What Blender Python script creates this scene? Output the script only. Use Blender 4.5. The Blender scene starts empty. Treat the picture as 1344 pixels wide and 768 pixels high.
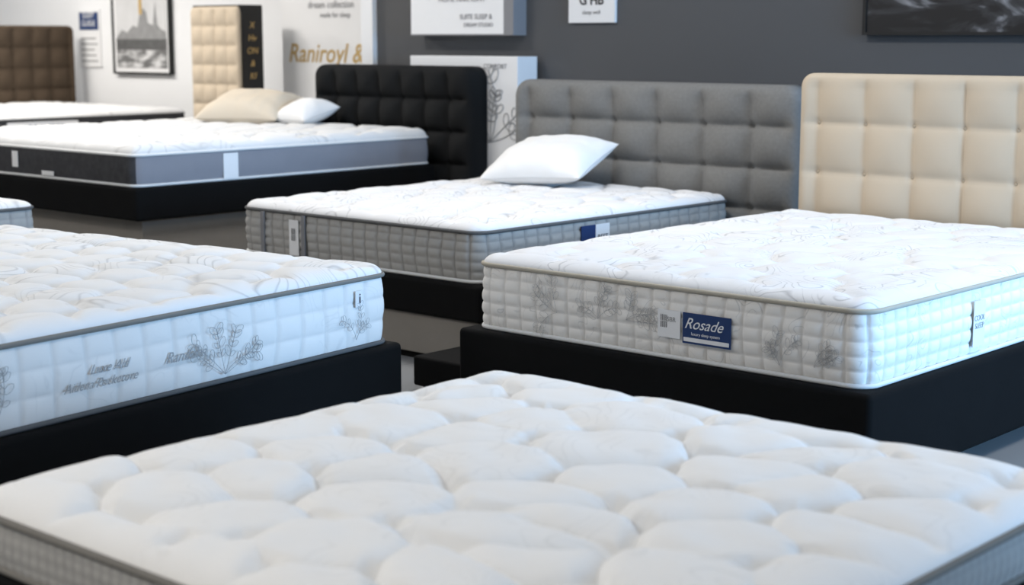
import bpy, math, random
import numpy as np
from mathutils import Vector
rnd = random.Random(4)
scn = bpy.context.scene
COL = scn.collection
try:
    scn.view_settings.view_transform = 'Standard'
except Exception: pass

# ---------------------------------------------------------------- materials
def new_mat(name):
    m = bpy.data.materials.new(name); m.use_nodes = True
    nt = m.node_tree
    return m, nt, nt.nodes['Principled BSDF']
def mixc(nt, fac, a, b):
    n = nt.nodes.new('ShaderNodeMix'); n.data_type = 'RGBA'
    for sock, val in ((n.inputs[0], fac), (n.inputs[6], a), (n.inputs[7], b)):
        if hasattr(val, 'is_linked'): nt.links.new(val, sock)
        elif isinstance(val, (int, float)): sock.default_value = val
        else: sock.default_value = (*val, 1)
    return n.outputs[2]
def fabric(name, col, rough=0.9, weave=260, bump=0.15, mottle=0.06, mscale=9, sheen=0.0,
           prnt=None, pcol=(0.3, 0.3, 0.3), pamt=0.4, pscale=4.0, pfreq=9.0, plo=0.48, phi=0.58, pw=0.12, shade_amt=0.0, shade_col=(0.4, 0.39, 0.38)):
    m, nt, b = new_mat(name)
    L = nt.links
    tc = nt.nodes.new('ShaderNodeTexCoord')
    n1 = nt.nodes.new('ShaderNodeTexNoise'); n1.inputs['Scale'].default_value = mscale
    n1.inputs['Detail'].default_value = 5
    L.new(tc.outputs['Object'], n1.inputs['Vector'])
    dark = tuple(c * (1 - mottle * 2) for c in col)
    base = mixc(nt, n1.outputs['Fac'], dark, col)
    n2 = nt.nodes.new('ShaderNodeTexNoise'); n2.inputs['Scale'].default_value = weave
    n2.inputs['Detail'].default_value = 2
    L.new(tc.outputs['Object'], n2.inputs['Vector'])
    bp = nt.nodes.new('ShaderNodeBump'); bp.inputs['Strength'].default_value = bump
    bp.inputs['Distance'].default_value = 0.002
    L.new(n2.outputs['Fac'], bp.inputs['Height'])
    L.new(bp.outputs['Normal'], b.inputs['Normal'])
    if prnt:
        n3 = nt.nodes.new('ShaderNodeTexNoise'); n3.inputs['Scale'].default_value = pscale
        n3.inputs['Detail'].default_value = 0.6
        n3.inputs['Distortion'].default_value = 0.9
        L.new(tc.outputs['Object'], n3.inputs['Vector'])
        mu = nt.nodes.new('ShaderNodeMath'); mu.operation = 'MULTIPLY'; mu.inputs[1].default_value = pfreq
        L.new(n3.outputs['Fac'], mu.inputs[0])
        fr = nt.nodes.new('ShaderNodeMath'); fr.operation = 'PINGPONG'; fr.inputs[1].default_value = 0.5
        L.new(mu.outputs[0], fr.inputs[0])
        rp = nt.nodes.new('ShaderNodeValToRGB')
        rp.color_ramp.elements[0].position = 0.0; rp.color_ramp.elements[0].color = (1, 1, 1, 1)
        rp.color_ramp.elements[1].position = pw; rp.color_ramp.elements[1].color = (0, 0, 0, 1)
        L.new(fr.outputs[0], rp.inputs[0])
        n4 = nt.nodes.new('ShaderNodeTexNoise'); n4.inputs['Scale'].default_value = pscale * 0.9
        mp = nt.nodes.new('ShaderNodeMapping'); mp.inputs['Location'].default_value = (7, 3, 5)
        L.new(tc.outputs['Object'], mp.inputs[0]); L.new(mp.outputs[0], n4.inputs['Vector'])
        r2 = nt.nodes.new('ShaderNodeValToRGB')
        r2.color_ramp.elements[0].position = plo; r2.color_ramp.elements[1].position = phi
        L.new(n4.outputs['Fac'], r2.inputs[0])
        ml = nt.nodes.new('ShaderNodeMath'); ml.operation = 'MULTIPLY'
        L.new(rp.outputs[0], ml.inputs[0]); L.new(r2.outputs[0], ml.inputs[1])
        m2 = nt.nodes.new('ShaderNodeMath'); m2.operation = 'MULTIPLY'; m2.inputs[1].default_value = pamt
        L.new(ml.outputs[0], m2.inputs[0])
        base = mixc(nt, m2.outputs[0], base, pcol)
    if shade_amt:  # seam shade painted into the side colour, following the quilting valleys
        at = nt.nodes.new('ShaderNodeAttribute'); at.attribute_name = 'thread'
        m3 = nt.nodes.new('ShaderNodeMath'); m3.operation = 'MULTIPLY'; m3.inputs[1].default_value = shade_amt
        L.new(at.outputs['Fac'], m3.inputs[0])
        base = mixc(nt, m3.outputs[0], base, shade_col)
    L.new(base, b.inputs['Base Color'])
    b.inputs['Roughness'].default_value = rough
    try:
        b.inputs['Sheen Weight'].default_value = sheen
        b.inputs['Specular IOR Level'].default_value = 0.15
    except Exception: pass
    return m
def plain(name, col, rough=0.6, metal=0.0, noise=0.03, scale=6, spec=0.4):
    m, nt, b = new_mat(name)
    tc = nt.nodes.new('ShaderNodeTexCoord')
    n1 = nt.nodes.new('ShaderNodeTexNoise'); n1.inputs['Scale'].default_value = scale
    nt.links.new(tc.outputs['Object'], n1.inputs['Vector'])
    nt.links.new(mixc(nt, n1.outputs['Fac'], tuple(c * (1 - noise) for c in col), col), b.inputs['Base Color'])
    b.inputs['Roughness'].default_value = rough; b.inputs['Metallic'].default_value = metal
    b.inputs['Specular IOR Level'].default_value = spec
    return m

M = {}
M['white_top'] = fabric('knit_white_print', (0.76, 0.76, 0.765), prnt=1, pamt=0.6, pscale=5, pfreq=13, pcol=(0.32, 0.32, 0.33), mottle=0.02)
M['white_plain'] = fabric('knit_white', (0.88, 0.87, 0.85), prnt=1, pamt=0.12, pscale=5, pfreq=12, mottle=0.02)
M['white_left'] = fabric('knit_white_scroll', (0.80, 0.80, 0.795), prnt=1, pamt=0.5, pscale=2.4, pfreq=20, pcol=(0.36, 0.36, 0.36), mottle=0.02, pw=0.16)
M['white_back'] = fabric('knit_white_back', (0.72, 0.72, 0.715), prnt=1, pamt=0.45, pscale=3, pfreq=16, pcol=(0.34, 0.34, 0.34), mottle=0.03, pw=0.16)
M['side_white'] = fabric('border_white', (0.84, 0.815, 0.775), prnt=1, pamt=0.5, pscale=9, pfreq=8, pcol=(0.35, 0.35, 0.35), mottle=0.02, pw=0.08, shade_amt=0.5, shade_col=(0.55, 0.53, 0.50))
M['side_left'] = fabric('border_white_left', (0.83, 0.81, 0.78), prnt=1, pamt=0.15, pscale=7, pfreq=8, pcol=(0.35, 0.35, 0.35), mottle=0.02, shade_amt=0.35, shade_col=(0.52, 0.51, 0.49))
M['side_grey'] = fabric('border_grey_check', (0.43, 0.42, 0.40), mottle=0.08, mscale=40, shade_amt=0.55, shade_col=(0.18, 0.18, 0.18))
M['side_greyblue'] = fabric('border_blue_grey', (0.25, 0.255, 0.285), mottle=0.05)
M['side_dark'] = fabric('border_dark_knit', (0.075, 0.075, 0.08), mottle=0.3, mscale=30)
M['pipe_taupe'] = fabric('piping_taupe', (0.22, 0.21, 0.19))
M['pipe_cream'] = fabric('piping_cream', (0.44, 0.40, 0.33))
M['pipe_grey'] = fabric('piping_grey', (0.12, 0.12, 0.12))
M['pipe_white'] = fabric('piping_white', (0.75, 0.75, 0.74))
M['black'] = fabric('velour_black', (0.0048, 0.0048, 0.005), mottle=0.2)
M['black_hb'] = fabric('upholstery_black', (0.010, 0.0105, 0.011))
M['beige_base'] = fabric('base_greige', (0.27, 0.25, 0.225))
M['grey_hb'] = fabric('upholstery_grey_linen', (0.215, 0.215, 0.21), mottle=0.15, mscale=60, bump=0.5, weave=180)
M['cream_hb'] = fabric('upholstery_cream', (0.55, 0.46, 0.35), mottle=0.03)
M['brown_hb'] = fabric('upholstery_brown', (0.085, 0.06, 0.04), mottle=0.08)
M['pillow'] = fabric('cotton_white', (0.80, 0.80, 0.795), mottle=0.01)
M['pillow_cream'] = fabric('cotton_cream', (0.64, 0.56, 0.45), mottle=0.02)
M['wall_grey'] = plain('paint_grey', (0.088, 0.089, 0.093), 0.8, scale=1.5, noise=0.06)
M['wall_white'] = plain('paint_white', (0.80, 0.805, 0.81), 0.8, scale=1.5)
M['ceil'] = plain('ceiling_paint', (0.8, 0.8, 0.8), 0.9)
M['card_white'] = plain('card_white', (0.80, 0.80, 0.80), 0.5)
M['card_grey'] = plain('card_grey', (0.22, 0.22, 0.23), 0.5)
M['ink'] = plain('ink_black', (0.03, 0.03, 0.035), 0.5)
M['ink_grey'] = plain('thread_grey', (0.34, 0.34, 0.34), 0.7)
M['thread_soft'] = plain('thread_soft_grey', (0.46, 0.45, 0.44), 0.7)
M['gold'] = plain('gold_foil', (0.62, 0.42, 0.16), 0.4, 0.3)
M['navy'] = plain('label_navy', (0.010, 0.036, 0.13), 0.6)
M['label_white'] = plain('label_white', (0.80, 0.80, 0.80), 0.6)
M['frame_black'] = plain('frame_black', (0.008, 0.008, 0.008), 0.5)
M['metal'] = plain('window_frame_metal', (0.3, 0.3, 0.32), 0.4, 0.7)

def floor_mat():
    m, nt, b = new_mat('polished_floor')
    tc = nt.nodes.new('ShaderNodeTexCoord')
    br = nt.nodes.new('ShaderNodeTexBrick')
    br.offset = 0; br.inputs['Scale'].default_value = 1.0
    br.inputs['Brick Width'].default_value = 0.6; br.inputs['Row Height'].default_value = 0.6
    br.inputs['Mortar Size'].default_value = 0.003
    br.inputs['Color1'].default_value = (0.24, 0.25, 0.26, 1); br.inputs['Color2'].default_value = (0.26, 0.27, 0.28, 1)
    br.inputs['Mortar'].default_value = (0.16, 0.16, 0.17, 1)
    nt.links.new(tc.outputs['Object'], br.inputs['Vector'])
    nt.links.new(br.outputs['Color'], b.inputs['Base Color'])
    b.inputs['Roughness'].default_value = 0.35
    return m
def art_mat(name, kind):
    m, nt, b = new_mat(name)
    tc = nt.nodes.new('ShaderNodeTexCoord')
    mp = nt.nodes.new('ShaderNodeMapping'); nt.links.new(tc.outputs['Object'], mp.inputs[0])
    n = nt.nodes.new('ShaderNodeTexNoise')
    rp = nt.nodes.new('ShaderNodeValToRGB')
    if kind == 'smoke':
        mp.inputs['Scale'].default_value = (1.2, 1, 3.0); mp.inputs['Rotation'].default_value = (0, -0.25, 0)
        n.inputs['Scale'].default_value = 2.4; n.inputs['Detail'].default_value = 7; n.inputs['Distortion'].default_value = 1.5
        e = rp.color_ramp.elements
        e[0].position = 0.44; e[0].color = (0.004, 0.004, 0.005, 1)
        e[1].position = 0.72; e[1].color = (0.30, 0.30, 0.31, 1)
        x = e.new(0.56); x.color = (0.03, 0.03, 0.033, 1)
    else:
        mp.inputs['Scale'].default_value = (3, 1, 7)
        n.inputs['Scale'].default_value = 2.0; n.inputs['Detail'].default_value = 6
        e = rp.color_ramp.elements
        e[0].position = 0.42; e[0].color = (0.16, 0.16, 0.16, 1)
        e[1].position = 0.6; e[1].color = (0.65, 0.65, 0.65, 1)
    nt.links.new(mp.outputs[0], n.inputs['Vector']); nt.links.new(n.outputs['Fac'], rp.inputs[0])
    nt.links.new(rp.outputs[0], b.inputs['Base Color']); b.inputs['Roughness'].default_value = 0.4
    return m

# ---------------------------------------------------------------- mesh helpers
def empty(name, loc=(0, 0, 0), rz=0):
    e = bpy.data.objects.new(name, None); COL.objects.link(e)
    e.location = loc; e.rotation_euler = (0, 0, rz); e.empty_display_size = 0.1
    return e
def mk(name, verts, faces, mat, parent=None, smooth=True, loc=(0, 0, 0), rot=(0, 0, 0)):
    me = bpy.data.meshes.new(name)
    me.from_pydata([tuple(v) for v in verts], [], faces)
    me.materials.append(mat)
    if smooth: me.polygons.foreach_set('use_smooth', [True] * len(me.polygons))
    me.update()
    o = bpy.data.objects.new(name, me); COL.objects.link(o)
    o.location = loc; o.rotation_euler = rot
    if parent: o.parent = parent
    return o
def box(name, x0, x1, y0, y1, z0, z1, mat, parent=None, bevel=0.0, seg=3):
    v = [(x, y, z) for x in (x0, x1) for y in (y0, y1) for z in (z0, z1)]
    f = [(0, 1, 3, 2), (4, 6, 7, 5), (0, 4, 5, 1), (2, 3, 7, 6), (0, 2, 6, 4), (1, 5, 7, 3)]
    o = mk(name, v, f, mat, parent, smooth=False)
    if bevel > 0:
        b = o.modifiers.new('bevel', 'BEVEL'); b.width = bevel; b.segments = seg
        o.data.polygons.foreach_set('use_smooth', [True] * 6)
        w = o.modifiers.new('wn', 'WEIGHTED_NORMAL'); w.keep_sharp = False
    return o
def squash(X, Y, hx, hy, r):
    X = X.copy(); Y = Y.copy()
    a = (np.abs(X) - (hx - r)) / r; b = (np.abs(Y) - (hy - r)) / r
    msk = (a > 0) & (b > 0)
    aa = np.where(msk, a, 1); bb = np.where(msk, b, 1)
    k = np.maximum(aa, bb) / np.sqrt(aa ** 2 + bb ** 2)
    X = np.where(msk, np.sign(X) * (hx - r + aa * k * r), X)
    Y = np.where(msk, np.sign(Y) * (hy - r + bb * k * r), Y)
    return X, Y
def axis(h, res, r):
    n = max(8, int(2 * h / res))
    t = np.linspace(-1, 1, n)
    return h * t
def grid_faces(nx, ny, off=0):
    idx = np.arange(nx * ny).reshape(nx, ny) + off
    q = np.stack([idx[:-1, :-1], idx[1:, :-1], idx[1:, 1:], idx[:-1, 1:]], -1).reshape(-1, 4)
    return q.tolist()
def pad(name, hx, hy, r, zfn, depth, mat, parent=None, res=0.012, edge=0.05, crown=0.03, loc=(0, 0, 0), rot=(0, 0, 0), fade=1.4):
    """padded panel: puffed top surface (local +z), straight skirt of given depth"""
    ax = axis(hx, res, r); ay = axis(hy, res, r)
    e1 = np.array([0, 0.02, 0.06, 0.12, 0.22, 0.35, 0.5, 0.75]) * edge
    ax = np.unique(np.round(np.concatenate([-hx + e1, ax[np.abs(ax) < hx - edge], hx - e1]), 6))
    ay = np.unique(np.round(np.concatenate([-hy + e1, ay[np.abs(ay) < hy - edge], hy - e1]), 6))
    X, Y = np.meshgrid(ax, ay, indexing='ij')
    e = np.minimum(hx - np.abs(X), hy - np.abs(Y))
    t = np.clip(e / edge, 0, 1)
    SX, SY = squash(X, Y, hx, hy, r)
    ft = np.clip(e / (edge * fade), 0, 1); ft = ft * ft * (3 - 2 * ft)
    Z = crown * np.sqrt(np.clip(1 - (1 - t) ** 2, 0, 1)) + zfn(SX, SY) * ft
    nx, ny = X.shape
    V = np.stack([SX, SY, Z], -1).reshape(-1, 3).tolist()
    F = grid_faces(nx, ny)
    idx = np.arange(nx * ny).reshape(nx, ny)
    loop = list(idx[:, 0]) + list(idx[-1, 1:]) + list(idx[-2::-1, -1]) + list(idx[0, -2:0:-1])
    base = len(V)
    for i in loop: V.append([V[i][0], V[i][1], -depth])
    n = len(loop)
    for i in range(n):
        j = (i + 1) % n
        F.append([int(loop[j]), int(loop[i]), base + i, base + j])
    F.append([base + i for i in range(n)][::-1])
    return mk(name, V, F, mat, parent, True, loc, rot)
def rr_loop(hx, hy, r, res):
    pts = []; nor = []; S = []
    s = 0
    segs = [((-hx + r, -hy), (hx - r, -hy), (0, -1)), ((hx, -hy + r), (hx, hy - r), (1, 0)),
            ((hx - r, hy), (-hx + r, hy), (0, 1)), ((-hx, hy - r), (-hx, -hy + r), (-1, 0))]
    cs = [((hx - r, -hy + r), -90), ((hx - r, hy - r), 0), ((-hx + r, hy - r), 90), ((-hx + r, -hy + r), 180)]
    for k in range(4):
        a, b, nn = segs[k]
        L = math.dist(a, b); n = max(2, int(L / res))
        for i in range(n):
            t = i / n
            pts.append((a[0] + (b[0] - a[0]) * t, a[1] + (b[1] - a[1]) * t)); nor.append(nn); S.append(s + L * t)
        s += L
        (cx, cy), a0 = cs[k]
        arc = r * math.pi / 2; n = max(6, int(arc / res))
        for i in range(n):
            t = math.radians(a0 + 90 * i / n)
            pts.append((cx + r * math.cos(t), cy + r * math.sin(t))); nor.append((math.cos(t), math.sin(t))); S.append(s + arc * i / n)
        s += arc
    return np.array(pts), np.array(nor), np.array(S), s
def worley(X, Y, px, py, jit, seed, k=0.5, rowoff=0.5):
    u = X / px; v = Y / py
    iv = np.floor(v)
    f1 = np.full(X.shape, 9.0); f2 = np.full(X.shape, 9.0); f3 = np.full(X.shape, 9.0)
    def h(i, j, s):
        q = np.sin(i * 127.1 + j * 311.7 + s * 74.7 + seed * 13.3) * 43758.5453
        return q - np.floor(q)
    for dj in (-1, 0, 1):
        j = iv + dj
        uo = u - rowoff * np.mod(j, 2)
        iu = np.floor(uo)
        for di in (-1, 0, 1):
            i = iu + di
            cx = i + 0.5 + (h(i, j, 1) - 0.5) * jit; cy = j + 0.5 + (h(i, j, 2) - 0.5) * jit
            d = np.sqrt((uo - cx) ** 2 + (v - cy) ** 2)
            nf1 = np.minimum(f1, d); t = np.maximum(f1, d)
            nf2 = np.minimum(t, f2); t = np.maximum(t, f2)
            f1, f2, f3 = nf1, nf2, np.minimum(t, f3)
    q = np.clip((f2 - f1) / k, 0, 1)
    return np.sqrt(1 - (1 - q) ** 2), np.exp(-((f3 - f1) / 0.16) ** 2)
def snoise(X, Y, f, seed):
    r = random.Random(seed); Z = 0
    for i in range(7):
        a = r.uniform(0, 6.28); ff = f * r.uniform(0.6, 1.6)
        Z = Z + np.sin((X * math.cos(a) + Y * math.sin(a)) * ff + r.uniform(0, 6.28))
    return Z / 7
def quilt(px, py, amp, jit, seed, k=0.5, wr=0.002, dimple=0.4, fadeseam=0.5, warp=0.012):
    def f(X, Y):
        dx = X + warp * snoise(X, Y, 18, seed + 3); dy = Y + warp * snoise(X, Y, 18, seed + 5)
        w, dm = worley(dx, dy, px, py, jit, seed, k)
        mod = np.clip(1 - fadeseam * (0.5 + 1.4 * snoise(X, Y, 11, seed + 9)), 0.15, 1.15)
        return amp * (w - 1) * mod + amp * 0.1 - amp * dimple * dm + wr * snoise(X, Y, 45, seed) + wr * 1.5 * snoise(X, Y, 12, seed + 1) \
            + wr * 0.6 * (1 - w) * snoise(X, Y, 130, seed + 2)
    return f
def tufts(p, q, amp, ox=0, oy=0, pw=0.45):
    def f(X, Y):
        a = np.abs(np.sin(np.pi * (X - ox) / p)); b = np.abs(np.sin(np.pi * (Y - oy) / q))
        seam = np.minimum(a, 1) ** pw * np.minimum(b, 1) ** pw
        btn = np.exp(-(a ** 2 + b ** 2) / 0.05)
        return amp * (seam - 1) - amp * 0.5 * btn
    return f

def tube(name, P, N, z, rad, mat, parent, off=0.0, ns=8):
    V = []; F = []; n = len(P)
    for i in range(n):
        for k in range(ns):
            a = 2 * math.pi * k / ns
            d = off + rad * math.cos(a)
            V.append((P[i][0] + N[i][0] * d, P[i][1] + N[i][1] * d, z + rad * math.sin(a)))
    for i in range(n):
        j = (i + 1) % n
        for k in range(ns):
            l = (k + 1) % ns
            F.append((i * ns + k, j * ns + k, j * ns + l, i * ns + l))
    return mk(name, V, F, mat, parent)

def mattress(cx, cy, hx, hy, z0, z1, r=0.08, rz=0, top=None, tmat='white_top', smat='side_white', pmat='pipe_taupe',
             crown=0.03, edge=0.07, ps=0.065, rows=5, samp=0.005, res=0.014, prad=0.008, sres=0.009, bulge=0.006, side_pw=0.55,
             smat2=None, bpmat=None, fade=1.4, brick=0.0):
    e = empty('mattress', (cx, cy, z0), rz)
    H = z1 - z0
    pb = prad
    pad('quilted_top', hx, hy, r, top, 0.005, M[tmat], e, res=res, edge=edge, crown=crown, loc=(0, 0, H), fade=fade)
    P, N, S, LT = rr_loop(hx, hy, r, sres)
    nr = max(10, int(H / 0.005))
    T = np.linspace(0, 1, nr)
    ncol = max(1, round(LT / ps))
    V = []; SHD = []
    for t in T:
        a = np.abs(np.sin(np.pi * S / LT * ncol + 0.5 * snoise(S, S * 0 + t * 0.5, 9, 3)))
        b = np.abs(np.sin(np.pi * (t * rows + 0.04 * snoise(S, S * 0, 14, 8))))
        d = bulge * math.sin(math.pi * t) + samp * ((a ** side_pw) * (b ** side_pw) - 1) - samp * 0.5 * np.clip(1 - a * 3, 0, 1) + 0.0015 * np.sin(S * 9.0 + t * 5)
        V.append(np.stack([P[:, 0] + N[:, 0] * d, P[:, 1] + N[:, 1] * d, np.full(len(P), pb + (H - pb) * t)], -1))
        SHD.append(np.maximum(np.clip(1 - a * 3.2, 0, 1), 0.7 * np.clip(1 - b * 3.2, 0, 1)))  # mask of the seam valleys where the colour is darkened as shade
    V = np.concatenate(V).tolist(); n = len(P); F = []
    mi = []
    for k in range(nr - 1):
        for i in range(n):
            j = (i + 1) % n
            F.append((k * n + i, k * n + j, (k + 1) * n + j, (k + 1) * n + i))
            mi.append(1 if (smat2 and N[i][0] > 0.6) else 0)
    F.append(list(range(n))[::-1])
    mi.append(0)
    o = mk('border', V, F, M[smat], e)
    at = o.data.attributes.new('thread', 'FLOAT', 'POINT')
    at.data.foreach_set('value', np.concatenate(SHD).astype(np.float32))
    if smat2:
        o.data.materials.append(M[smat2]); o.data.polygons.foreach_set('material_index', mi)
    tube('piping_top', P, N, H, prad, M[pmat], e, 0.002)
    tube('piping_bottom', P, N, prad, prad, M[bpmat or pmat], e, 0.0)
    return e
def text(name, body, parent, loc, rot, size, mat, shear=0.0, align='CENTER', ext=0.0004, xs=1.0, bold=0):
    c = bpy.data.curves.new(name, 'FONT'); c.body = body; c.size = size; c.shear = shear
    c.align_x = align; c.align_y = 'CENTER'; c.extrude = ext; c.offset = bold
    c.materials.append(mat)
    o = bpy.data.objects.new(name, c); COL.objects.link(o)
    o.location = loc; o.rotation_euler = rot; o.scale = (xs, 1, 1)
    if parent: o.parent = parent
    return o
def floral(name, parent, loc, rot, h, mat, seed=1, w=0.0011, n=5, spread=28, leaf=0.17, tilt=0):
    """embroidered branch: curling stems with leaf outlines, local XY plane"""
    r = random.Random(seed)
    c = bpy.data.curves.new(name, 'CURVE'); c.dimensions = '3D'; c.bevel_depth = w; c.bevel_resolution = 1
    c.materials.append(mat)
    def poly(pts):
        s = c.splines.new('POLY'); s.points.add(len(pts) - 1)
        for p, q in zip(s.points, pts): p.co = (q[0], q[1], 0, 1)
    for b in range(n):
        ang = math.radians(90 + tilt + (b - (n - 1) / 2) * spread + r.uniform(-8, 8)); L = h * r.uniform(0.6, 1.0)
        x, y = 0, 0; pts = [(0, 0)]; cur = r.uniform(-1.1, 1.1)
        st = 9
        for i in range(st):
            ang += cur / st
            x += math.cos(ang) * L / st; y += math.sin(ang) * L / st
            pts.append((x, y))
            if i > 2 and i % 2 == 1 or i == st - 1:
                for sd in (-1, 1):
                    la = ang + sd * 0.8; ll = h * leaf * r.uniform(0.7, 1.2)
                    lp = []
                    for k in range(11):
                        t = k / 10 * 2 * math.pi
                        a = ll / 2 * (1 - math.cos(t)); bb = ll * 0.28 * math.sin(t)
                        lp.append((x + math.cos(la) * a - math.sin(la) * bb, y + math.sin(la) * a + math.cos(la) * bb))
                    poly(lp)
        poly(pts)
    o = bpy.data.objects.new(name, c); COL.objects.link(o); o.location = loc; o.rotation_euler = rot; o.parent = parent
    return o
FRONT = (math.pi / 2, 0, 0); RIGHT = (math.pi / 2, 0, math.pi / 2)

def headboard(cx, y, hw, top, t, mat, p, q, amp, r=0.07, ox=0.0, rz=0, crown=0.035, bottom=0.0, pw=0.5, edge=0.05, res=0.011):
    e = empty('headboard', (cx, y, 0), rz)
    hh = (top - bottom) / 2
    oy = hh
    pad('tufted_panel', hw, hh, r, tufts(p, q, amp, ox, oy, pw), t - crown, M[mat], e, res=res, edge=edge, crown=crown,
        loc=(0, crown, bottom + hh), rot=FRONT)
    V = []; F = []
    nx = int(2 * hw / p) + 2
    btn_x = [ox + i * p for i in range(-nx, nx + 1) if abs(ox + i * p) < hw - 0.06]
    btn_z = [top - j * q for j in range(1, 12) if top - j * q > 0.3]
    for bx in btn_x:
        for bz in btn_z:
            b0 = len(V)
            for ring, (rr, dd) in enumerate(((0.011, 0.0), (0.008, -0.005), (0.0, -0.007))):
                for s in range(8):
                    a = s * math.pi / 4
                    V.append((bx + rr * math.cos(a), amp * 1.42 + dd, bz + rr * math.sin(a)))
            for ring in range(2):
                for s in range(8):
                    s2 = (s + 1) % 8
                    F.append((b0 + ring * 8 + s, b0 + ring * 8 + s2, b0 + ring * 8 + 8 + s2, b0 + ring * 8 + 8 + s))
    mk('buttons', V, F, M[mat], e)
    return e
def bed_base(x0, x1, y0, y1, z0, z1, mat='black', lower=None, inset=0.03, rz=0):
    cx = (x0 + x1) / 2; cy = (y0 + y1) / 2; hx = (x1 - x0) / 2; hy = (y1 - y0) / 2
    e = empty('bed_base', (cx, cy, 0), rz)
    box('upholstered_box', -hx, hx, -hy, hy, z0, z1, M[mat], e, bevel=0.02)
    if lower:
        box('drawer_box', -hx + inset, hx - inset, -hy + inset, hy - inset, 0.03, z0, M[lower], e, bevel=0.006)
        box('plinth', -hx + inset + 0.02, hx - inset - 0.02, -hy + inset + 0.02, hy - inset - 0.02, 0.0, 0.03, M['black'], e)
    else:
        for i, (sx, sy) in enumerate(((-1, -1), (1, -1), (-1, 1), (1, 1))):
            fx = sx * (hx - 0.12); fy = sy * (hy - 0.12)
            box('foot_%d' % (i + 1), fx - 0.05, fx + 0.05, fy - 0.05, fy + 0.05, 0, z0, M['frame_black'], e, bevel=0.004)
        if z0 > 0.02:
            box('centre_plinth', -hx + 0.2, hx - 0.2, -hy + 0.2, hy - 0.2, 0, z0, M['frame_black'], e)
    return e
def pillow(loc, rot, hx, hy, T, mat, seed=1):
    n = 80
    t = np.linspace(-1, 1, n)
    U, W = np.meshgrid(t, t, indexing='ij')
    prof = (np.clip(1 - np.abs(U) ** 3.2, 0, 1) ** 0.6) * (np.clip(1 - np.abs(W) ** 3.2, 0, 1) ** 0.6)
    X = hx * U * (1 - 0.06 * (1 - W ** 2)); Y = hy * W * (1 - 0.06 * (1 - U ** 2))
    wr = 0.012 * snoise(X, Y, 24, seed) * np.clip(prof * 2, 0, 1) + 0.005 * snoise(X, Y, 60, seed + 2) * np.clip(prof * 3, 0, 1)
    V = np.concatenate([np.stack([X, Y, T * prof + wr], -1).reshape(-1, 3), np.stack([X, Y, -T * 0.75 * prof - 0.001], -1).reshape(-1, 3)]).tolist()
    F = grid_faces(n, n) + [f[::-1] for f in grid_faces(n, n, n * n)]
    return mk('pillow', V, F, M[mat], None, True, loc, rot)
def tag(parent, name, x0, x1, z0, z1, d, mat, face='F', thick=0.002):
    if face == 'F': return box(name, x0, x1, d - thick, d, z0, z1, M[mat], parent)
    return box(name, d, d + thick, x0, x1, z0, z1, M[mat], parent)

# ---------------------------------------------------------------- room shell
def wallbox(name, *a): return box(name, *a)
wallbox('floor', -18.2, 2.4, -2.7, 9.2, -0.1, 0, floor_mat())
wallbox('ceiling', -18.2, 2.4, -2.7, 9.2, 3.2, 3.3, M['ceil'])
wallbox('wall_back', -7.88, 2.4, 7.4, 7.55, 0, 3.2, M['wall_grey'])
wallbox('wall_far', -18.2, -7.0, 9.0, 9.2, 0, 3.2, M['wall_white'])
wallbox('wall_return', -7.88, -7.73, 7.55, 9.0, 0, 3.2, M['wall_white'])
wallbox('wall_left', -18.2, -18.0, -2.7, 9.0, 0, 3.2, M['wall_white'])
wallbox('wall_front', -18.0, 2.4, -2.7, -2.5, 0, 3.2, M['wall_white'])
e = empty('wall_right')
box('pier_1', 2.2, 2.4, -2.5, 3.6, 0, 3.2, M['wall_white'], e)
box('pier_2', 2.2, 2.4, 7.0, 7.4, 0, 3.2, M['wall_white'], e)
box('sill', 2.2, 2.4, 3.6, 7.0, 0, 0.35, M['wall_white'], e)
box('lintel', 2.2, 2.4, 3.6, 7.0, 2.7, 3.2, M['wall_white'], e)
w = empty('window_1')
for i, y in enumerate((3.6, 4.7, 5.85, 6.95)):
    box('mullion_%d' % i, 2.26, 2.32, y, y + 0.05, 0.35, 2.7, M['metal'], w)
box('rail_low', 2.26, 2.32, 3.6, 7.0, 0.35, 0.4, M['metal'], w)
box('rail_high', 2.26, 2.32, 3.6, 7.0, 2.65, 2.7, M['metal'], w)
box('trim_1', -7.99, -7.88, 7.36, 7.6, 0, 3.2, M['wall_white'])
box('baseboard_back', -7.88, 2.2, 7.385, 7.4, 0, 0.09, M['wall_white'])
box('baseboard_far', -18.0, -8.0, 8.985, 9.0, 0, 0.09, M['wall_white'])

# ---------------------------------------------------------------- right bed (cream)
bed_base(-3.94, -2.26, 4.08, 6.2, 0.05, 0.345)
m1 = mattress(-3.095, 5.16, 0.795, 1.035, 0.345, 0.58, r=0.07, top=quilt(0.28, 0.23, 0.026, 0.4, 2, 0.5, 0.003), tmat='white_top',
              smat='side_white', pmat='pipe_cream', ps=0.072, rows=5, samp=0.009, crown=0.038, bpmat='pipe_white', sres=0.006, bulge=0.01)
fy = -1.035 - 0.0135
tag(m1, 'label_blue', 0.135, 0.32, 0.065, 0.165, fy, 'navy', thick=0.003)
text('label_script', 'Rosade', m1, (0.215, fy - 0.004, 0.13), FRONT, 0.05, M['label_white'], shear=0.45)
text('label_line', 'luxury sleep system', m1, (0.225, fy - 0.004, 0.098), FRONT, 0.014, M['label_white'])
box('label_stripe', 0.14, 0.315, fy - 0.0045, fy - 0.003, 0.072, 0.085, M['card_white'], m1)
tag(m1, 'label_white', 0.035, 0.125, 0.075, 0.165, fy, 'label_white', thick=0.003)
text('label_small', 'SBR', m1, (0.09, fy - 0.004, 0.135), FRONT, 0.022, M['ink_grey'])
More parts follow.
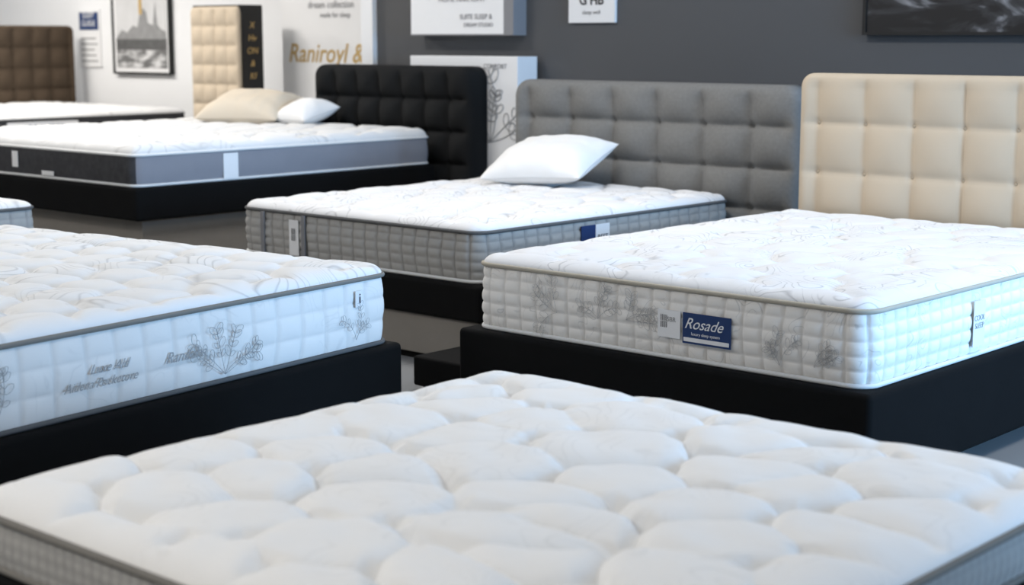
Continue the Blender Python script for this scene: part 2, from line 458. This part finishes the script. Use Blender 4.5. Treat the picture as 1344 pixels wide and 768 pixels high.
text('label_small2', '|||||\n|||||', m1, (0.06, fy - 0.004, 0.13), FRONT, 0.022, M['ink'])
for i, (x, z, h, s, tl) in enumerate(((-0.40, 0.10, 0.13, 3, 60), (-0.10, 0.11, 0.12, 6, -60), (-0.22, 0.10, 0.12, 9, 0), (0.50, 0.04, 0.10, 8, 30), (0.62, 0.05, 0.1, 12, -40))):
    floral('embroidery_%d' % i, m1, (x, fy + 0.002, z), FRONT, h, M['thread_soft'], s, 0.0006, 4, 22, 0.26, tl)
tag(m1, 'side_label', -0.38, -0.30, 0.04, 0.19, 0.8085, 'label_white', 'R')
text('side_label_text', 'COOL\nSLEEP', m1, (0.8115, -0.34, 0.12), RIGHT, 0.026, M['ink_grey'])
headboard(-3.02, 6.225, 0.85, 1.225, 0.11, 'cream_hb', 0.235, 0.22, 0.026, r=0.06, ox=-0.85 + 0.33, crown=0.04, edge=0.05)

# ---------------------------------------------------------------- middle bed (grey)
bed_base(-6.07, -4.44, 4.73, 6.6, 0.205, 0.365, lower='beige_base', inset=0.03)
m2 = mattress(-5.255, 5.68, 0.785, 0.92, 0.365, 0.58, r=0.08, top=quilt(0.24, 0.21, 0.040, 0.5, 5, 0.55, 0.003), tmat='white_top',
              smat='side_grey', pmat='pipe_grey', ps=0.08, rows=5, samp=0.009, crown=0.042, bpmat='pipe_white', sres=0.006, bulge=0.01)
f2 = -0.92 - 0.010
for i, x in enumerate((-0.60, -0.31)):
    tag(m2, 'strap_%d' % i, x - 0.012, x + 0.012, 0.012, 0.21, f2, 'card_grey', thick=0.006)
tag(m2, 'hang_tag', -0.41, -0.345, 0.02, 0.185, f2, 'label_white', thick=0.004)
text('hang_tag_text', '||||\n||||', m2, (-0.378, f2 - 0.006, 0.12), FRONT, 0.03, M['ink'])
tag(m2, 'side_label_navy', -0.27, -0.17, 0.07, 0.19, 0.795, 'navy', 'R', 0.004)
tag(m2, 'side_label_white', -0.17, -0.07, 0.07, 0.19, 0.795, 'label_white', 'R', 0.004)
text('side_label_text', 'REST', m2, (0.801, -0.12, 0.13), RIGHT, 0.035, M['ink'])
headboard(-5.045, 6.62, 0.925, 1.155, 0.13, 'grey_hb', 0.29, 0.205, 0.052, r=0.09, ox=0.06, crown=0.065, edge=0.07)
pillow((-5.44, 6.33, 0.740), (math.radians(20), math.radians(-3), math.radians(8)), 0.31, 0.22, 0.11, 'pillow', 3)
lp = empty('step_stool', (-4.22, 4.5, 0))  # low black block beside the right bed, resembling a bed-base rail
box('stool_body', -0.2, 0.2, -0.18, 0.18, 0.02, 0.14, M['black'], lp, bevel=0.012)
box('stool_foot', -0.17, 0.17, -0.15, 0.15, 0.0, 0.02, M['frame_black'], lp)

# ---------------------------------------------------------------- left bed
rz = math.radians(7)
cx, cy = -4.83, 2.62
b = bed_base(cx - 1.06, cx + 1.06, cy - 1.03, cy + 1.03, 0.06, 0.34, rz=rz)
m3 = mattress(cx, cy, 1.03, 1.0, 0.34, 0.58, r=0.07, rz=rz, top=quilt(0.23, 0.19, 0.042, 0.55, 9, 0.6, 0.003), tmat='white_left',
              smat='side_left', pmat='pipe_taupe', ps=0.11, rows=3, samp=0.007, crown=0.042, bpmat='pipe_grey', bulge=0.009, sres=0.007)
sx = 1.03 + 0.0145
floral('embroidery_big', m3, (sx, 0.19, 0.03), RIGHT, 0.18, M['ink_grey'], 21, 0.0008, 6, 26, 0.18)
floral('embroidery_far', m3, (sx, 0.80, 0.04), RIGHT, 0.12, M['ink_grey'], 23, 0.0006, 3, 26, 0.2, -20)
floral('embroidery_near', m3, (sx, -0.66, 0.03), RIGHT, 0.17, M['ink_grey'], 27, 0.0008, 5, 26, 0.2)
text('border_script', 'Randona', m3, (sx, 0.03, 0.115), RIGHT, 0.046, M['ink_grey'], shear=0.5)
text('border_script_2', 'Luxe Ald', m3, (sx, -0.26, 0.130), RIGHT, 0.038, M['ink_grey'], shear=0.5)
text('border_script_3', 'Aidena Pocketore', m3, (sx, -0.29, 0.09), RIGHT, 0.036, M['ink_grey'], shear=0.5)
tag(m3, 'side_label', 0.80, 0.84, 0.15, 0.205, sx - 0.004, 'label_white', 'R', 0.004)
text('side_label_text', 'i', m3, (sx + 0.002, 0.82, 0.178), RIGHT, 0.05, M['ink'])

# ---------------------------------------------------------------- foreground bed
bed_base(-2.91, -1.22, 1.54, 3.18, 0.05, 0.345)
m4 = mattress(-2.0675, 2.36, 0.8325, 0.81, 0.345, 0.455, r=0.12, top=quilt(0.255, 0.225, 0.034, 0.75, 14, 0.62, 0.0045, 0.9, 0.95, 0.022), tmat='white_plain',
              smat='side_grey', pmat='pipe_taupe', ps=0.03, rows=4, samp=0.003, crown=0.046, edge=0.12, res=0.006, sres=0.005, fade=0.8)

# ---------------------------------------------------------------- back-left bed (black headboard)
bed_base(-9.1, -6.9, 4.77, 6.96, 0.44, 0.614, lower='beige_base', inset=0.10)
m5 = mattress(-8.0, 5.87, 1.07, 1.08, 0.614, 0.78, r=0.06, top=quilt(0.25, 0.22, 0.052, 0.5, 31, 0.55, 0.004), tmat='white_back',
              smat='side_dark', smat2='side_greyblue', pmat='pipe_white', ps=0.3, rows=1, samp=0.001, crown=0.055, res=0.016, sres=0.02)
tag(m5, 'tag_foot', -0.10, -0.04, 0.05, 0.14, -1.089, 'label_white')
tag(m5, 'tag_foot_small', 0.2, 0.32, 0.02, 0.045, -1.089, 'label_white')
tag(m5, 'tag_side', -0.52, -0.42, 0.012, 0.15, 1.079, 'label_white', 'R')
headboard(-7.38, 7.0, 0.72, 1.21, 0.17, 'black_hb', 0.205, 0.2, 0.058, r=0.08, ox=0.1, crown=0.07, edge=0.07)
pillow((-8.36, 6.70, 0.92), (math.radians(16), 0, math.radians(20)), 0.31, 0.22, 0.11, 'pillow_cream', 7)
pillow((-7.92, 6.80, 0.90), (math.radians(14), 0, math.radians(0)), 0.16, 0.16, 0.085, 'pillow', 8)

# small corner bed at far left
bed_base(-8.85, -6.63, 1.9, 4.0, 0.05, 0.38)
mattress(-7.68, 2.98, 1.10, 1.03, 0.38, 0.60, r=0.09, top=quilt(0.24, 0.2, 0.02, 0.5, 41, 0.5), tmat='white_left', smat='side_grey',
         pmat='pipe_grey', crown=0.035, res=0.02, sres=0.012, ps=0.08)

# far-left bed with brown headboard
bed_base(-13.70, -11.5, 6.45, 8.6, 0.28, 0.56, lower='beige_base')
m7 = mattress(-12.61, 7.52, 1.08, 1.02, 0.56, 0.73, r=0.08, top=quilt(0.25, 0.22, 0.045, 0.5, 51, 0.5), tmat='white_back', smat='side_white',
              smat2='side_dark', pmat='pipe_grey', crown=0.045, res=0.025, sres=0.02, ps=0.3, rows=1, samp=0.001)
tag(m7, 'tag_side', -0.75, -0.1, 0.06, 0.15, 1.089, 'label_white', 'R')
text('tag_text', 'ABC ||| FRESH', m7, (1.093, -0.4, 0.10), RIGHT, 0.07, M['navy'])
headboard(-13.72, 7.78, 1.07, 1.50, 0.15, 'brown_hb', 0.2, 0.2, 0.045, r=0.06, ox=0.0, rz=math.radians(90), crown=0.055)

# tall cream tufted sample panel with black gold-lettered side
tp = empty('headboard_sample_panel', (-10.39, 8.0, 0))
pad('tufted_front', 0.31, 0.815, 0.05, tufts(0.155, 0.155, 0.03, 0, 0.815, 0.5), 0.01, M['cream_hb'], tp, res=0.013, edge=0.04, crown=0.04,
    loc=(0, 0, 0.815), rot=FRONT)
box('black_frame', -0.30, 0.31, 0.0, 0.22, 0, 1.64, M['frame_black'], tp)
for i, (tx, z) in enumerate((('Hv', 1.38), ('ON', 1.28), ('&', 1.18), ('Kf', 1.08), ('X', 1.48))):
    text('gold_letter_%d' % i, tx, tp, (0.3115, 0.11, z), RIGHT, 0.07, M['gold'], shear=0.2)

# ---------------------------------------------------------------- wall items
bn = empty('display_banner', (-9.675, 8.5, 0))
box('panel', -0.5, 0.5, 0, 0.03, 0.02, 2.1, M['card_white'], bn)
box('banner_foot', -0.4, 0.4, -0.12, 0.15, 0, 0.02, M['metal'], bn)
text('gold_script', 'Raniroyl &', bn, (0.02, -0.003, 1.255), FRONT, 0.21, M['gold'], shear=0.25, bold=0.002, xs=1.0)
text('small_line', 'dream collection', bn, (0.1, -0.003, 1.64), FRONT, 0.08, M['card_grey'])
text('small_line_2', 'made for sleep', bn, (0.15, -0.003, 1.56), FRONT, 0.06, M['card_grey'])

s1 = empty('wall_sign', (-6.975, 7.28, 0))
box('panel', -0.455, 0.35, 0, 0.12, 1.405, 1.95, M['card_white'], s1)
box('dark_edge', 0.35, 0.43, 0.0, 0.12, 1.405, 1.95, M['card_grey'], s1)
box('bottom_edge', -0.46, 0.43, -0.004, 0.12, 1.397, 1.405, M['card_grey'], s1)
text('sign_text', 'SUITE SLEEP &', s1, (0.12, -0.003, 1.51), FRONT, 0.045, M['card_grey'])
text('sign_text_2', 'DREAM STUDIO', s1, (0.14, -0.003, 1.46), FRONT, 0.035, M['card_grey'])
text('sign_text_3', 'HOME HARMONY', s1, (0.0, -0.003, 1.62), FRONT, 0.05, M['card_grey'])

s2 = empty('display_box', (-6.78, 7.18, 0))
box('carton', -0.56, 0.36, 0, 0.18, 0.0, 1.27, M['card_white'], s2, bevel=0.004)
floral('leaf_print', s2, (0.14, -0.003, 0.75), FRONT, 0.45, M['ink_grey'], 33, 0.003, 7)
text('box_text', 'COMFORT', s2, (0.18, -0.004, 1.21), FRONT, 0.04, M['card_grey'])

s3 = empty('wall_notice', (-6.015, 7.38, 0))
box('sheet', -0.175, 0.175, 0, 0.02, 1.47, 1.9, M['card_white'], s3)
text('notice_logo', 'G HB', s3, (0.0, -0.002, 1.60), FRONT, 0.08, M['ink'], bold=0.002)
text('notice_line', 'sleep well', s3, (0.0, -0.002, 1.53), FRONT, 0.035, M['card_grey'])

s4 = empty('abstract_painting', (-3.35, 7.36, 0))
box('canvas', -0.83, 0.85, 0, 0.04, 1.41, 2.0, art_mat('smoke_art', 'smoke'), s4)
box('frame_bottom', -0.85, 0.87, -0.008, 0.04, 1.395, 1.41, M['frame_black'], s4)
box('frame_top', -0.85, 0.87, -0.008, 0.04, 2.0, 2.015, M['frame_black'], s4)
box('frame_l', -0.85, -0.83, -0.008, 0.04, 1.41, 2.0, M['frame_black'], s4)
box('frame_r', 0.85, 0.87, -0.008, 0.04, 1.41, 2.0, M['frame_black'], s4)

s5 = empty('info_poster', (-13.68, 8.98, 0))
box('sheet', -0.185, 0.185, 0, 0.025, 1.10, 1.66, M['card_white'], s5)
box('header', -0.16, 0.16, -0.004, 0, 1.46, 1.63, M['navy'], s5)
text('header_text', 'SLEEP\nGUIDE', s5, (0, -0.007, 1.56), FRONT, 0.08, M['card_white'])
for i in range(5):
    box('line_%d' % i, -0.14, 0.14 - 0.03 * (i % 3), -0.003, 0, 1.15 + i * 0.055, 1.165 + i * 0.055, M['ink_grey'], s5)

s6 = empty('framed_city_photo', (-12.79, 8.96, 0))
box('mat_board', -0.44, 0.44, 0.005, 0.04, 1.06, 1.95, M['card_white'], s6)
box('sky_print', -0.40, 0.40, 0.0, 0.005, 1.38, 1.93, plain('print_sky', (0.70, 0.70, 0.70), noise=0.3, scale=4), s6)
box('water_print', -0.40, 0.40, 0.0, 0.005, 1.10, 1.27, art_mat('water_art', 'water'), s6)
box('shore_print', -0.40, 0.40, -0.001, 0.005, 1.27, 1.38, plain('print_shore', (0.15, 0.15, 0.15), noise=0.6, scale=14), s6)
V = []; F = []
prof = [(-0.4, 1.38), (-0.3, 1.46), (-0.22, 1.43), (-0.12, 1.50), (-0.05, 1.48), (0.0, 1.62), (0.05, 1.66), (0.1, 1.62), (0.12, 1.52), (0.2, 1.5), (0.24, 1.72), (0.27, 1.5), (0.33, 1.46), (0.4, 1.44)]
for x, z in prof: V += [(x, -0.002, z), (x, -0.002, 1.37)]
for i in range(len(prof) - 1): F.append((2 * i + 1, 2 * i + 3, 2 * i + 2, 2 * i))
mk('skyline_print', V, F, plain('print_skyline', (0.36, 0.36, 0.36), noise=0.5, scale=12), s6, False)
box('gold_spire', -0.02, 0.03, -0.003, -0.002, 1.6, 1.9, M['gold'], s6)
for nm, a in (('frame_l', (-0.46, -0.44, 1.04, 1.97)), ('frame_r', (0.44, 0.46, 1.04, 1.97)), ('frame_b', (-0.46, 0.46, 1.04, 1.06)), ('frame_t', (-0.46, 0.46, 1.95, 1.97))):
    box(nm, a[0], a[1], -0.01, 0.04, a[2], a[3], M['frame_black'], s6)

# ---------------------------------------------------------------- lights
def area(name, loc, rot, sx, sy, power, col, parent=None, spread=180):
    l = bpy.data.lights.new(name, 'AREA'); l.shape = 'RECTANGLE'; l.size = sx; l.size_y = sy
    l.energy = power; l.color = col; l.spread = math.radians(spread)
    o = bpy.data.objects.new(name, l); COL.objects.link(o); o.location = loc; o.rotation_euler = rot
    if parent: o.parent = parent
    return o
pm, nt, bb = new_mat('diffuser'); bb.inputs['Emission Color'].default_value = (1, 1, 1, 1); bb.inputs['Emission Strength'].default_value = 1.0
for i, (x, y, pw_) in enumerate(((-1.2, -0.6, 44), (-1.5, 5.2, 42), (-4.6, -0.2, 50), (-4.6, 5.2, 42), (-7.7, 1.2, 44), (-7.7, 5.0, 46), (-10.8, 6.0, 110), (-13.6, 6.6, 115), (-10.8, 1.6, 50))):  # panels out of view; front row added as fill for camera-facing sides
    lx = empty('ceiling_light', (x, y, 3.13))
    box('housing', -0.62, 0.62, -0.32, 0.32, 0.0, 0.07, M['metal'], lx)
    box('diffuser_panel', -0.58, 0.58, -0.28, 0.28, -0.006, 0.0, pm, lx)
    area('lamp', (0, 0, -0.02), (0, 0, 0), 1.1, 0.5, pw_, (1.0, 0.955, 0.90), lx)
area('daylight_window', (2.18, 5.3, 1.55), (0, math.radians(90), 0), 2.3, 3.2, 130, (0.30, 0.60, 1.0), None, 85)
wd = bpy.data.worlds.new('world'); scn.world = wd; wd.use_nodes = True
wd.node_tree.nodes['Background'].inputs[0].default_value = (0.7, 0.82, 1, 1)
wd.node_tree.nodes['Background'].inputs[1].default_value = 1.0

# ---------------------------------------------------------------- camera
cd = bpy.data.cameras.new('camera'); cam = bpy.data.objects.new('camera', cd); COL.objects.link(cam)
cam.location = (0, 0, 1.38); cam.rotation_euler = (math.radians(90 - 9.1), 0, math.radians(42))
cd.sensor_width = 36; cd.lens = 2085 / 1344 * 36; cd.clip_start = 0.05
cd.dof.use_dof = True; cd.dof.focus_distance = 5.4; cd.dof.aperture_fstop = 2.8
scn.camera = cam
